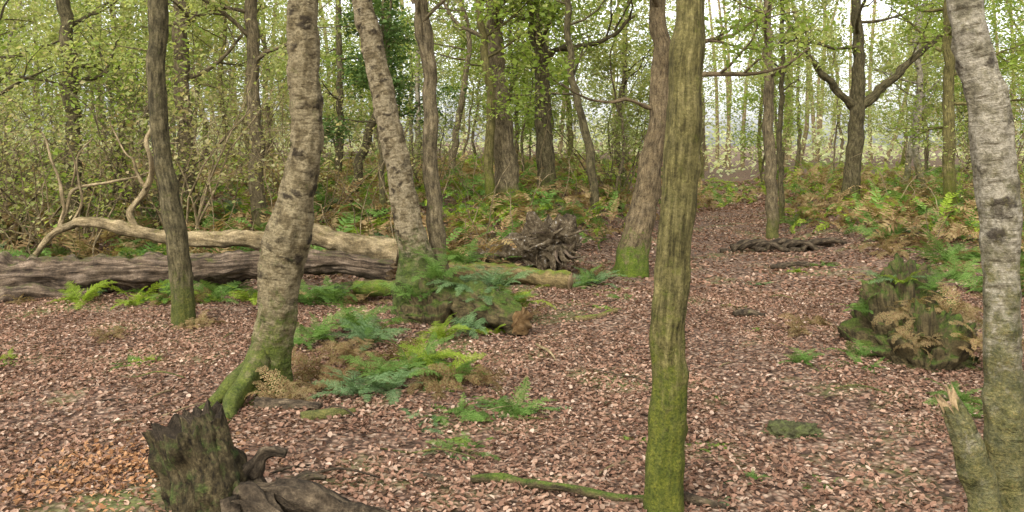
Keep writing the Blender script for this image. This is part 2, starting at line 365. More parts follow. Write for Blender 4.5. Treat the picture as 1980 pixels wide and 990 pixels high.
tree('birch_tree', 8.9, [(-.838, 0), (-.916, .239), (-.995, .658), (-1.073, 1.076), (-1.152, 1.495), (-1.256, 1.966), (-1.387, 2.542), (-1.518, 3.17), (-1.7, 4.2), (-1.85, 6.8)],
     [.36, .28, .155, .135, .128, .12, .112, .105, .09, .04], BIRCHM, L_YEL, 'leaning birch growing out of a mossy fern covered base',
     limbs=(4.4, 6.6, 5), ll=1.6, nleaf=14, seed=8, detail=True, birch=True, flare=.12, flen=.25)
tree('oak_tree', 9.15, [(-.70, 0), (-.776, .744), (-.83, 1.17), (-.846, 1.707), (-.856, 2.4), (-.9, 2.885), (-.937, 3.2), (-1.0, 4.5), (-.9, 6.5)],
     [.11, .09, .082, .078, .075, .072, .067, .055, .03], BROWNB, L_OAK, 'slim upright tree with grey brown bark beside leaning birch',
     limbs=(3.2, 6.3, 7), ll=1.4, nleaf=18, seed=9, flare=.04, extra=[([(-.87, 9.15, 2.6), (-.95, 9.1, 2.95), (-1.05, 9.05, 3.3)], [.05, .04, .03])])
tree('oak_tree', 8.25, [(-3.067, 0), (-3.10, .338), (-3.154, .872), (-3.227, 1.26), (-3.285, 1.6), (-3.334, 2.33), (-3.315, 3.06), (-3.28, 4.5), (-3.2, 6.5)],
     [.115, .10, .094, .086, .078, .082, .088, .07, .03], DARKB, L_OAK, 'dark curved tree with olive bark in front of the logs',
     limbs=(3.4, 6.3, 6), ll=1.5, nleaf=16, seed=11, detail=True, flare=.05, flen=.1)
e, g = tree('birch_tree', 3.9, [(2.214, 0), (2.2, .223), (2.18, .568), (2.175, .912), (2.175, 1.187), (2.156, 1.485), (2.11, 1.784), (2.053, 2.036), (2.0, 2.29), (1.95, 3), (1.9, 5.5)],
     [.10, .082, .074, .076, .080, .086, .084, .076, .068, .062, .03], BIRCHP, L_YEL, 'pale silver birch leaning inward with a snapped second stem',
     limbs=(3.8, 5.4, 3), ll=1.3, nleaf=10, seed=14, detail=True, birch=True, flare=.03)
b = B(); o0 = np.array([2.214, 3.9, g])
tube(b, [tuple(np.array(p) - o0) for p in [(2.10, 3.80, -.1), (2.03, 3.75, .05), (1.985, 3.75, .232), (1.93, 3.75, .41), (1.868, 3.75, .54)]], [.085, .078, .068, .055, .046],
     sides=28, step=.02, lump=.3, ridge=.25, cap1=1, jag=.05, seed=2.2)
o = obj('broken_stem', mesh_from(b, 'broken_stem', [BIRCHP, PALECUT]), parent=e, label='snapped pale stub with jagged splintered top')

# ---- mid trees
tree('birch_tree', 16, [(-.047, .6), (-.141, 1.6), (-.235, 2.54), (-.301, 3.48), (-.33, 4.42), (-.4, 6.5), (-.3, 9)], [.27, .21, .18, .16, .15, .12, .05], BROWNB, L_YEL,
     'thick brown tree standing on the bracken bank', limbs=(3.5, 8, 12), ll=2.0, nleaf=26, seed=21, flare=.1)
tree('oak_tree', 17, [(.7, .7), (.62, 2.1), (.55, 3.4), (.42, 4.6), (.4, 7), (.5, 9)], [.2, .165, .14, .12, .1, .04], DARKB, L_OAK,
     'brown oak with branching limbs on the bracken bank', limbs=(3.2, 8, 13), ll=2.2, nleaf=26, seed=22, flare=.08,
     extra=[([(.55, 17, 3.3), (.9, 16.8, 3.6), (1.6, 16.5, 3.7), (2.3, 16.3, 4.2)], [.07, .055, .045, .03])])
tree('oak_tree', 15.5, [(-.383, .5), (-.40, 1.6), (-.383, 2.7), (-.474, 3.42), (-.59, 4.3), (-.7, 6.5)], [.1, .085, .075, .07, .06, .03], MOSSY, L_OAK,
     'thin greenish tree close beside a thick trunk', limbs=(3.0, 6, 8), ll=1.6, nleaf=26, seed=23)
tree('oak_tree', 15, [(1.5, .2), (1.37, 1.34), (1.235, 2.04), (1.06, 2.84), (.95, 3.72), (.95, 4.8), (1.0, 7)], [.085, .075, .07, .06, .055, .05, .02], DARKB, L_OAK,
     'thin dark leaning sapling on the bank', limbs=(2.5, 6.6, 9), ll=1.6, nleaf=26, seed=24)
tree('oak_tree', 11.9, [(1.56, 0), (1.68, .55), (1.785, .9), (1.9, 1.53), (1.995, 2.09), (2.016, 2.86), (1.97, 3.7), (1.9, 5), (2.0, 7)], [.25, .20, .175, .155, .14, .125, .11, .09, .04], HBARK, L_OAK,
     'leaning brown tree with bright moss round its base', limbs=(2.6, 6.8, 12), ll=2.0, nleaf=28, seed=25, flare=.1,
     extra=[([(1.98, 11.9, 2.2), (1.6, 11.7, 2.35), (1.1, 11.5, 2.3), (.6, 11.3, 2.5)], [.03, .022, .015, .01])])
tree('oak_tree', 19, [(7.32, .3), (7.38, 1.6), (7.46, 2.72), (7.49, 3.84), (7.43, 4.95), (7.4, 7), (7.5, 9)], [.22, .17, .16, .12, .1, .08, .03], DARKB, L_OAK,
     'forked oak with spreading limbs beside the path', limbs=(3.6, 8.4, 11), ll=2.2, nleaf=30, seed=26, flare=.12,
     extra=[([(7.44, 19, 2.6), (7.94, 18.9, 3.0), (8.5, 18.8, 3.6), (9.28, 18.6, 4.28)], [.12, .09, .07, .03]),
            ([(7.46, 19, 2.6), (6.93, 18.9, 3.05), (6.43, 18.8, 3.6), (6.15, 18.6, 4.2)], [.11, .08, .06, .025])])
def sm(y, px, r, bm, lm, label, seed, lz=2.4, nl=9, ll=1.6, nleaf=25, name='oak_tree'):
    tree(name, y, px, r, bm, lm, label, limbs=(lz, px[-1][1] - .3, nl), ll=ll, nleaf=nleaf, seed=seed, flare=.04)
sm(17, [(5.08, .2), (4.98, 1.8), (4.95, 3.6), (4.9, 5), (4.9, 7.5)], [.12, .105, .09, .07, .03], BROWNB, L_YEL, 'slender tree at the edge of the path', 31, lz=2.9, nl=8)
sm(20, [(6.14, .3), (6.1, 2), (6.15, 4), (6.1, 7)], [.07, .06, .05, .03], DARKB, L_YEL, 'very thin young tree near the path', 32, lz=2.6)
sm(16, [(8.0, .3), (7.95, 2), (7.96, 4.4), (8.0, 7)], [.12, .1, .09, .03], MOSSY, L_OAK, 'slim mossy tree among bracken', 33, lz=2.0, nl=11)
sm(24, [(10.65, .3), (10.9, 1.8), (11.1, 3.6), (11.0, 7)], [.09, .08, .07, .03], BIRCHP, L_YEL, 'pale leaning birch far along the wood', 34, name='birch_tree')
sm(14, [(-6.96, .3), (-7.0, 2.4), (-7.15, 4.1), (-7.3, 7)], [.13, .115, .1, .04], DARKB, L_YEL, 'dark tree standing in brown thicket', 35, lz=2.6, nl=9)
sm(15, [(-5.5, .4), (-5.6, 2.4), (-5.66, 4.3), (-5.6, 7)], [.15, .13, .12, .05], BROWNB, L_YEL, 'brown barked tree behind the fallen trunks', 36, lz=2.9)
sm(14, [(-3.97, .3), (-4.1, 2.2), (-4.14, 4.1), (-4.1, 7)], [.13, .11, .1, .04], BROWNB, L_YEL, 'light brown slim tree behind the fallen trunks', 37, lz=2.8, name='birch_tree')
sm(19, [(-3.75, .6), (-3.72, 3), (-3.75, 5), (-3.7, 8)], [.08, .07, .06, .03], DARKB, L_OAK, 'thin dark tree in the thicket', 38, lz=2.6)
sm(16, [(-2.95, .5), (-2.7, 1.7), (-2.4, 2.6), (-2.2, 4.5)], [.1, .085, .07, .02], DARKB, L_HOL, 'dark leaning trunk of a holly', 39, lz=2.1, nl=6, ll=1.0, nleaf=24, name='holly_tree')
sm(14.5, [(-2.1, .4), (-2.15, 1.8), (-2.2, 3), (-2.1, 4.3)], [.06, .05, .045, .02], DARKB, L_HOL, 'dark evergreen holly behind the leaning birch', 40, lz=1.9, nl=6, ll=.85, nleaf=26, name='holly_tree')
sm(13.5, [(-8.6, .3), (-8.4, 2), (-8.1, 3.2), (-7.9, 5)], [.12, .1, .08, .03], DARKB, L_YEL, 'crooked dark tree at the edge of the thicket', 41, lz=2.2, nl=7)

# ---- background tree variants copied as individuals
variants = []
for i in range(6):
    rnd = random.Random(100 + i); hgt = rnd.uniform(7, 9); r0 = rnd.uniform(.06, .115)
    px, py = 0, 0; pts = [(0, 0, -.2)]; rad = [r0 * 1.1]
    for k in range(1, 8):
        px += rnd.gauss(0, .17); py += rnd.gauss(0, .17); pts.append((px, py, hgt * k / 7)); rad.append(r0 * (1 - .8 * k / 7))
    bm = [BROWNB, DARKB, MOSSY, BIRCHP, BROWNB, DARKB][i]; lm = [L_YEL, L_OAK, L_YEL, L_YEL, L_OAK, L_YEL][i]
    variants.append(tree_meshes('wood_tree', pts, rad, bm, lm, limbs=(1.6 if i % 2 else 2.4, hgt - .3, 14), ll=2.2, leaf=.11, nleaf=18, spread=.2, seed=200 + i, flare=.05))
sapl = []
for i in range(4):
    rnd = random.Random(140 + i); hgt = [3.2, 4.2, 5.0, 3.8][i]
    pts = [(0, 0, -.1)]; rad = [.035]; px = py = 0
    for k in range(1, 6):
        px += rnd.gauss(0, .12); py += rnd.gauss(0, .12); pts.append((px, py, hgt * k / 5)); rad.append(.035 * (1 - .75 * k / 5))
    sapl.append(tree_meshes('sapling', pts, rad, [DARKB, BROWNB, MOSSY, BROWNB][i], [L_OAK, L_YEL, L_OAK, L_YEL][i], limbs=(.8, hgt - .1, 11), ll=1.2, leaf=.085, nleaf=19, spread=.16, seed=240 + i, flare=.01))
labels = ['slim brown woodland tree with yellow green leaves', 'dark woodland tree with low leafy branches', 'mossy woodland tree with pale leaves',
          'pale woodland birch with yellow green leaves', 'brown woodland tree with mid green leaves', 'dark woodland tree with yellow green leaves']
rnd = random.Random(55); placed = []
tries = 0
while len(placed) < 54 and tries < 6000:
    tries += 1
    y = rnd.uniform(20, 44); x = rnd.uniform(-0.64 * y - 1, 0.64 * y + 1)
    if abs(x - .235 * y) < 2.0 and y < 36: continue
    if x > .235 * y and x < .47 * y and y < 27: continue
    if any((x - a) ** 2 + (y - c) ** 2 < 6 for a, c in placed): continue
    placed.append((x, y)); k = rnd.randrange(6); tm, cm = variants[k]
    place_tree('birch_tree' if k == 3 else 'oak_tree', (x, y, hz(x, y)), tm, cm, labels[k], 'tree', 'trees of the surrounding wood', rnd.random() * 6.28, rnd.uniform(.8, 1.2))
placed = []; tries = 0
while len(placed) < 36 and tries < 6000:
    tries += 1
    y = rnd.uniform(18, 36); x = rnd.uniform(-0.62 * y - 1, 0.62 * y + 1)
    if abs(x - .235 * y) < 2.0 and y < 30: continue
    if x > .2 * y and y < 24: continue
    if any((x - a) ** 2 + (y - c) ** 2 < 5 for a, c in placed): continue
    placed.append((x, y)); k = rnd.randrange(4); tm, cm = sapl[k]
    place_tree('sapling', (x, y, hz(x, y)), tm, cm, ['young oak sapling with fresh green leaves', 'young sapling with yellow green leaves', 'mossy sapling with green leaves', 'young birch sapling with yellow leaves'][k], 'tree', 'leafy saplings of the understorey', rnd.random() * 6.28, rnd.uniform(.8, 1.25))

# ---- far wood mass
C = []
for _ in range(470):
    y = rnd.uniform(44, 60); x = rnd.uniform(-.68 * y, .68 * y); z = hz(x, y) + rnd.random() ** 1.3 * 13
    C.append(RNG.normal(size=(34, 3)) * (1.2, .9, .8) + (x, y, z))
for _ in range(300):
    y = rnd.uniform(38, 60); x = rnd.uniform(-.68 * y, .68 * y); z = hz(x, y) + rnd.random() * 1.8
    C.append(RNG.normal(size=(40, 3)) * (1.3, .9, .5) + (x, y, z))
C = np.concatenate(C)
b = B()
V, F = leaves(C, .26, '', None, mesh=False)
obj('distant_wood', quads_mesh(V, F, 'distant_wood', L_HAZE), label='distant yellow green woodland mass with haze painted into its leaves', cat='woodland', kind='stuff')
for _ in range(80):
    y = rnd.uniform(42, 60); x = rnd.uniform(-.65 * y, .65 * y); z = hz(x, y)
    tube(b, [(x, y, z - .2), (x + rnd.gauss(0, .5), y, z + 5), (x + rnd.gauss(0, .9), y, z + 14)], [.13, .10, .05], sides=6, step=2)
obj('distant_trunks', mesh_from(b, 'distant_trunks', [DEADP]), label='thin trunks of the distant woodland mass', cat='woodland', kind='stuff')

# ---------------------------------------------------------------- ground
def axis(lo, hi, fine_lo, fine_hi, st):
    a = list(np.arange(fine_lo, fine_hi, st)); s = st; v = fine_hi
    while v < hi: a.append(v); s *= 1.25; v += s
    a.append(hi); s = st; v = fine_lo - st; pre = []
    while v > lo: pre.append(v); s *= 1.25; v -= s
    pre.append(lo); return np.array(pre[::-1] + a)
ax = axis(-300, 300, -14, 14, .12); ay = axis(-100, 400, 1, 30, .12)
X, Y = np.meshgrid(ax, ay); Z = H(X, Y)
V = np.stack([X, Y, Z], -1).reshape(-1, 3); nx, ny = len(ax), len(ay)
ii = (np.arange(ny - 1)[:, None] * nx + np.arange(nx - 1)[None, :]).ravel()
F = np.stack([ii, ii + 1, ii + nx + 1, ii + nx], 1)
obj('ground', quads_mesh(V, F, 'ground', GROUND, True), label='woodland floor of brown soil under fallen leaves', cat='ground', kind='structure')

# leaf litter
def litter(n, y0, y1, L0, L1, pw, path_only=False):
    y = y0 + (y1 - y0) * RNG.random(n) ** pw
    x = .235 * y + (RNG.random(n) * 2 - 1) * 3 if path_only else (RNG.random(n) * 2 - 1) * (.64 * y + .6)
    thin = np.array([noise.noise(Vector((a * .8, c * .8, 1.0))) + .4 * noise.noise(Vector((a * 3, c * 3, 4.0))) for a, c in zip(x, y)])
    keep = (thin < .2) | (RNG.random(n) < .4); x = x[keep]; y = y[keep]; n = len(x)
    z = H(x, y) + .003 + RNG.random(n) * .016
    Cc = np.stack([x, y, z], 1)
    nr = RNG.normal(size=(n, 3)) * .42; nr[:, 2] = 1; nr /= np.linalg.norm(nr, axis=1)[:, None]
    a = RNG.normal(size=(n, 3)); a -= nr * np.sum(a * nr, 1)[:, None]; a /= np.linalg.norm(a, axis=1)[:, None]
    bb = np.cross(nr, a); L = (L0 + (L1 - L0) * RNG.random(n) ** 1.4)[:, None]; W = L * RNG.uniform(.4, .8, n)[:, None]
    cu = RNG.uniform(-.05, .28, n)[:, None] * L
    base = Cc - a * L * .5; tip = Cc + a * L * .5 + nr * cu * .7
    r1 = Cc - a * L * .2 + bb * W * .5 + nr * cu; r2 = Cc + a * L * .25 + bb * W * .38 + nr * cu
    l1 = Cc - a * L * .2 - bb * W * .5 + nr * cu; l2 = Cc + a * L * .25 - bb * W * .38 + nr * cu
    V = np.stack([base, r1, r2, tip, l2, l1], 1).reshape(-1, 3); k = np.arange(n) * 6
    F = np.concatenate([np.stack([k, k + 1, k + 2, k + 3], 1), np.stack([k, k + 3, k + 4, k + 5], 1)])
    return V, F
V1, F1 = litter(165000, 3.0, 10.5, .014, .042, .8); V2, F2 = litter(80000, 10, 27, .04, .075, .9); V3, F3 = litter(9000, 25, 40, .08, .13, 1, True)
obj('leaf_litter', quads_mesh(np.concatenate([V1, V2, V3]), np.concatenate([F1, F2 + len(V1), F3 + len(V1) + len(V2)]), 'leaf_litter', LITTER), label='carpet of dry brown fallen leaves', cat='leaves', kind='stuff')

# ---------------------------------------------------------------- ferns
def frond(L, W, npin, npl, elev, droop, az, rng, twist=0.0):
    """returns verts, quads of one arching divided frond"""
    t = np.linspace(0, 1, 24); th = elev - droop * t ** 1.2
    ds = L / 23; hx = np.concatenate([[0], np.cumsum(np.cos(th[:-1]) * ds)]); hh = np.concatenate([[0], np.cumsum(np.sin(th[:-1]) * ds)])
    Vs = []; Fs = []; k = 0
    def P(tt): return np.array([np.interp(tt, t, hx), 0, np.interp(tt, t, hh)])
    def Tn(tt): a = np.interp(tt, t, th); return np.array([math.cos(a), 0, math.sin(a)])
    for i in range(8):
        a, c = P(i / 8), P((i + 1) / 8); w = .006 * (1 - i / 9) * (L / .6)
        Vs += [a + (0, w, 0), a - (0, w, 0), c - (0, w * .85, 0), c + (0, w * .85, 0)]; Fs.append((k, k + 1, k + 2, k + 3)); k += 4
    for i in range(npin):
        tt = .10 + .89 * i / npin; wl = W * (min(1, (tt - .02) / .22) ** .7) * (1 - tt) ** .75 + .012 * L
        p = P(tt); tg = Tn(tt); up = np.array([-tg[2], 0, tg[0]])
        for s in (-1, 1):
            l = wl * rng.uniform(.75, 1.15); d = np.array([0, s, 0]) * .88 + tg * rng.uniform(.3, .6) + up * rng.uniform(-.4, .12); d /= np.linalg.norm(d)
            q = np.cross(d, up); q /= np.linalg.norm(q)
            if npl <= 1:
                w = L * .87 / npin * .42
                Vs += [p, p + d * l * .4 + q * w, p + d * l, p + d * l * .4 - q * w]; Fs.append((k, k + 1, k + 2, k + 3)); k += 4
            else:
                for j in range(npl):
                    u = (j + .3) / npl; c = p + d * l * u; wl2 = L * .87 / npin * .72 * (1 - u) ** .5 + .002; sw = l / npl * .5
                    for s2 in (-1, 1):
                        e = q * s2 * .9 + d * .5
                        Vs += [c - d * sw * .9, c + e * wl2 * .6 - d * sw * .6, c + e * wl2, c + d * sw * 1.0 + e * wl2 * .3]; Fs.append((k, k + 1, k + 2, k + 3)); k += 4
    V = np.array(Vs); ca, sa = math.cos(az), math.sin(az); ct, st = math.cos(twist), math.sin(twist)
    y, z = V[:, 1] * ct - V[:, 2] * st, V[:, 1] * st + V[:, 2] * ct
    V = np.stack([V[:, 0] * ca - y * sa, V[:, 0] * sa + y * ca, z], 1)
    return V, np.array(Fs)
def rosette(n, L, mat, name, npin=17, npl=6, elev=(.5, 1.25), droop=(.9, 1.7), seed=0, spread=.04):
    rng = random.Random(seed); VV = []; FF = []; o = 0
    for i in range(n):
        l = L * rng.uniform(.5, 1.1)
        V, F = frond(l, l * .26, npin, npl, rng.uniform(*elev), rng.uniform(*droop), 2 * math.pi * (i + rng.random() * .8) / n, rng, rng.gauss(0, .35))
        V = V + (rng.gauss(0, spread), rng.gauss(0, spread), 0)
        VV.append(V); FF.append(F + o); o += len(V)
    return quads_mesh(np.concatenate(VV), np.concatenate(FF), name, mat)
FM = {
 'g': [rosette(13, .6, F_GRN, 'fern_a', seed=1), rosette(10, .6, F_GRN, 'fern_b', seed=2)],
 'b': [rosette(13, .6, F_BLU, 'fern_c', seed=3), rosette(10, .6, F_BLU, 'fern_d', seed=4, elev=(.3, .9))],
 'y': [rosette(14, .6, F_BRI, 'fern_e', seed=5), rosette(10, .6, F_BRI, 'fern_f', seed=6)],
 'n': [rosette(16, .6, F_BRN, 'bracken_a', seed=7, droop=(1.2, 3.2), elev=(.4, 1.5), spread=.12, npl=4, npin=12), rosette(16, .6, F_DRK, 'bracken_b', seed=8, droop=(1.2, 3.2), elev=(.4, 1.5), spread=.12, npl=4, npin=12)],
 'l': [rosette(11, .6, F_GRN, 'fern_g', seed=9, elev=(.1, .6), droop=(.3, .9), spread=.12), rosette(11, .6, F_BLU, 'fern_h', seed=10, elev=(.1, .6), droop=(.3, .9), spread=.12)],
}
LB = {'g': 'green fern with divided fronds', 'b': 'blue green feathery fern', 'y': 'bright yellow green fern', 'n': 'withered brown bracken', 'l': 'low spreading green fern'}
GR = {'g': 'green ferns on the woodland floor', 'b': 'blue green ferns on the woodland floor', 'y': 'bright ferns on the woodland floor', 'n': 'brown bracken clumps', 'l': 'low ferns in the leaf litter'}
fr = random.Random(77)
def fern(k, x, y, s, z=None, where='on leaf litter', f=1.2):
    o = obj('bracken_clump' if k == 'n' else 'fern', fr.choice(FM[k]), (x, y, (hz(x, y) if z is None else z) - .01), LB[k] + ' ' + where, 'bracken' if k == 'n' else 'fern', group=GR[k])
    sc = s / .55 * f; o.scale = (sc, sc, sc * fr.uniform(.8, 1.05)); o.rotation_euler = (fr.gauss(0, .08), fr.gauss(0, .08), fr.random() * 6.28)
for a in [('g', -1.69, 7.6, .38), ('g', -1.45, 8.0, .40), ('b', -1.22, 7.5, .36), ('g', -1.3, 7.8, .38), ('b', -1.0, 5.8, .32), ('b', -.82, 5.9, .29), ('y', -.72, 6.7, .36), ('y', -.5, 6.4, .30), ('g', -.42, 6.2, .34), ('g', -.7, 6.5, .36), ('g', -.9, 6.2, .3),
          ('n', -.45, 6.15, .34), ('n', -.6, 6.0, .30), ('n', -.85, 6.5, .3), ('n', -.3, 6.3, .26), ('l', -.55, 5.3, .24), ('l', -.4, 5.45, .24), ('g', .02, 5.5, .24), ('l', -.1, 5.4, .27), ('l', -.25, 4.85, .2), ('l', -.4, 4.8, .18), ('l', .1, 5.7, .24), ('l', -.2, 5.6, .24),
          ('y', -.62, 7.8, .30), ('y', -.1, 8.0, .26), ('n', -1.3, 5.95, .34), ('n', -1.45, 5.65, .30), ('n', -1.15, 6.6, .32), ('n', -1.4, 6.9, .3), ('n', -1.2, 6.2, .34), ('n', -2.85, 8.2, .24), ('n', -3.0, 8.1, .18), ('n', -1.3, 7.2, .3),
          ('n', -3.5, 7.7, .22), ('l', -2.85, 6.7, .2), ('y', -2.78, 6.75, .10), ('y', -3.95, 6.9, .12), ('g', -1.75, 7.3, .25),
          ('l', 2.26, 6.65, .22), ('g', 2.2, 6.7, .2), ('g', 2.7, 6.9, .24), ('l', 2.62, 6.6, .2), ('l', 1.19, 4.4, .13), ('g', 1.22, 4.42, .08), ('l', 1.53, 4.35, .1), ('g', 2.85, 5.6, .24), ('g', 2.75, 5.3, .18),
          ('l', .98, 4.15, .12), ('n', 2.5, 7.8, .22), ('n', 2.8, 8.2, .26), ('g', .85, 10.7, .32), ('b', 1.05, 10.9, .38), ('l', 1.2, 9.6, .16), ('l', .75, 9.3, .16), ('l', 3.2, 7.4, .3),
          ('l', 3.0, 11.0, .2), ('y', 3.9, 12.0, .14), ('l', 4.4, 12.6, .3), ('n', .95, 11.6, .4), ('n', -.1, 11.5, .34), ('g', .1, 11.3, .3)]: fern(*a)
for a in [('y', -4.65, 9.5, .34), ('y', -4.0, 9.35, .40), ('g', -3.75, 9.45, .36), ('y', -3.45, 9.5, .36), ('g', -3.2, 9.5, .34), ('y', -2.8, 9.45, .28), ('g', -2.2, 9.55, .40), ('g', -1.95, 9.6, .44), ('n', -1.65, 9.6, .36), ('n', -2.5, 9.5, .34),
          ('g', -2.7, 9.6, .34), ('n', -5.3, 9.5, .26), ('b', -2.05, 10.15, .5), ('g', -3.3, 10.15, .55), ('b', -4.7, 10.2, .55), ('n', -3.6, 9.3, .3), ('g', -5.6, 10.2, .5), ('b', -6.3, 10.9, .6), ('b', -5.2, 11.2, .6), ('g', -6.9, 11.2, .6)]: fern(*a, where='beside the fallen log')
for a in [('b', -.55, 8.5, .40, .33), ('g', -.75, 8.45, .38, .42), ('b', -.3, 8.3, .40, .24), ('g', -.1, 8.15, .34, .18), ('g', -.95, 8.5, .30, .20), ('b', -.38, 8.0, .32, .05), ('n', .0, 8.5, .4, .05), ('b', -.15, 8.5, .46, .3), ('g', -.5, 8.9, .42, .5), ('y', .05, 8.6, .36, .1)]: fern(*a, where='on the mossy stump')
for k in range(76):
    y = fr.uniform(11.3, 19); x = fr.uniform(-.6 * y, .6 * y)
    d = x - .235 * y
    if d > 0 and d < 1.5 + max(0, 16 - y) * .5: continue
    if d < 0 and d > -1.7: continue
    fern(fr.choice('gbbygn'), x, y, fr.uniform(.4, .65), where='in the undergrowth')
for k in range(34):
    y = fr.uniform(9.6, 14.5); x = fr.uniform(.42 * y, .62 * y)
    fern(fr.choice('nngblg'), x, y, fr.uniform(.35, .55), where='on the bank beside the path')
for k in range(26):
    y = fr.uniform(4.6, 10); x = fr.uniform(-.45 * y, .5 * y)
    fern(fr.choice('lly'), x, y, fr.uniform(.05, .09), where='sprouting in leaf litter')

# undergrowth: tangled dead bracken, one mass
def undergrowth(n, mat, name, L, label, y0=11.2, y1=30, zj=.3, gap=1.6):
    tmpl = []
    rng = random.Random(5)
    for i in range(14): tmpl.append(frond(1, .26, 13, 1, rng.uniform(.3, 1.4), rng.uniform(1, 3), 0, rng, rng.gauss(0, .4)))
    VV = []; FF = []; o = 0
    while n > 0:
        y = y0 + (y1 - y0) * rng.random() ** 1.1; x = rng.uniform(-.62 * y, .62 * y)
        d = x - .235 * y
        if y < 26 + 2 * math.sin(x):
            if abs(d) < gap + .3 * math.sin(y * 1.7) + .3 * rng.random() or (x > 0 and d < 0 and y < 13.5): continue
            if d > 0 and d < 1.5 + max(0, 16.5 - y) * .5: continue
        if noise.noise(Vector((x * .5, y * .5, len(name)))) < -.25: continue
        n -= 1; V, F = rng.choice(tmpl); s = L * rng.uniform(.5, 1.2); a = rng.random() * 6.28
        W = np.stack([V[:, 0] * math.cos(a) - V[:, 1] * math.sin(a), V[:, 0] * math.sin(a) + V[:, 1] * math.cos(a), V[:, 2]], 1) * s + (x, y, hz(x, y) + rng.random() * zj)
        VV.append(W); FF.append(F + o); o += len(V)
    obj(name, quads_mesh(np.concatenate(VV), np.concatenate(FF), name, mat), label=label, cat='undergrowth', kind='stuff')
undergrowth(3500, F_BRN, 'dead_bracken', .75, 'tangled mass of dead brown bracken covering the bank')
undergrowth(1900, F_GRN, 'green_bracken', .7, 'scattered green bracken growing through dead stems', y1=34)
undergrowth(1900, F_BRI, 'yellow_bracken', .6, 'yellowing bracken growing through dead stems', y0=14, y1=38)

# tangled brambles / twigs
b = B(); rr = random.Random(9)
for _ in range(380):
    y = rr.uniform(11.5, 22); x = rr.uniform(-.62 * y, .62 * y)
    if abs(x - .235 * y) < 2.5: continue
    if x > 0 and rr.random() < .6: continue
    z = hz(x, y); a = rr.random() * 6.28; l = rr.uniform(.5, 1.3); hgt = rr.uniform(.4, 1.8)
    tube(b, [(x, y, z), (x + l * .3 * math.cos(a), y + l * .3 * math.sin(a), z + hgt * .6), (x + l * .7 * math.cos(a), y + l * .7 * math.sin(a), z + hgt * .9), (x + l * 1.1 * math.cos(a), y + l * 1.1 * math.sin(a), z + hgt * rr.uniform(.8, 1.3))],
         [.009, .007, .005, .003], sides=4, step=.15, wob=.1, seed=rr.random() * 20)
obj('brushwood', mesh_from(b, 'brushwood', [DEADP]), label='tangle of thin bare stems and brambles', cat='brushwood', kind='stuff')

# twiggy shrubs
sv = []
for i in range(3):
    rnd = random.Random(300 + i); b = B(); LP = []
    for k in range(9):
        a = rnd.random() * 6.28
        branch(b, LP, (rnd.gauss(0, .1), rnd.gauss(0, .1), -.05), (math.cos(a) * .5, math.sin(a) * .5, 1), rnd.uniform(1.4, 2.7), .018, 2, rnd, 8 if i else 9, .14, .05)
    sv.append((mesh_from(b, 'shrub_stems', [[DEADP, BROWNB, BROWNB][i]]), leaves(np.array(LP), .065, 'shrub_foliage', [L_BRN, L_YEL, L_OAK][i])))
for x, y, k in [(-6.2, 12.2, 0), (-7.2, 12.8, 1), (-5.3, 13.2, 2), (-8.0, 13.5, 0), (-4.6, 12.8, 0), (-6.6, 14.6, 2), (-3.2, 14.2, 0), (-9, 15, 1), (-1.8, 17.5, 1), (2.2, 18.5, 1), (8.9, 14.5, 1), (-7.6, 11.6, 2), (9.8, 17.5, 0), (-4.8, 17, 0), (-9.6, 17, 2), (7.6, 12.8, 2)]:
    e = empty('shrub', (x, y, hz(x, y)), ['pale bare twiggy shrub with brown leaves', 'twiggy shrub with yellow green leaves', 'twiggy shrub with fresh green leaves'][k] + ' in bracken', 'shrub', 'woodland shrubs')
    e.rotation_euler[2] = x * 3; s = .8 + .4 * abs(math.sin(x * 5)); 
    if x > 7 and y < 13: s = .5
    e.scale = (s, s, s)
    obj('stem', sv[k][0], parent=e); obj('foliage', sv[k][1], parent=e)

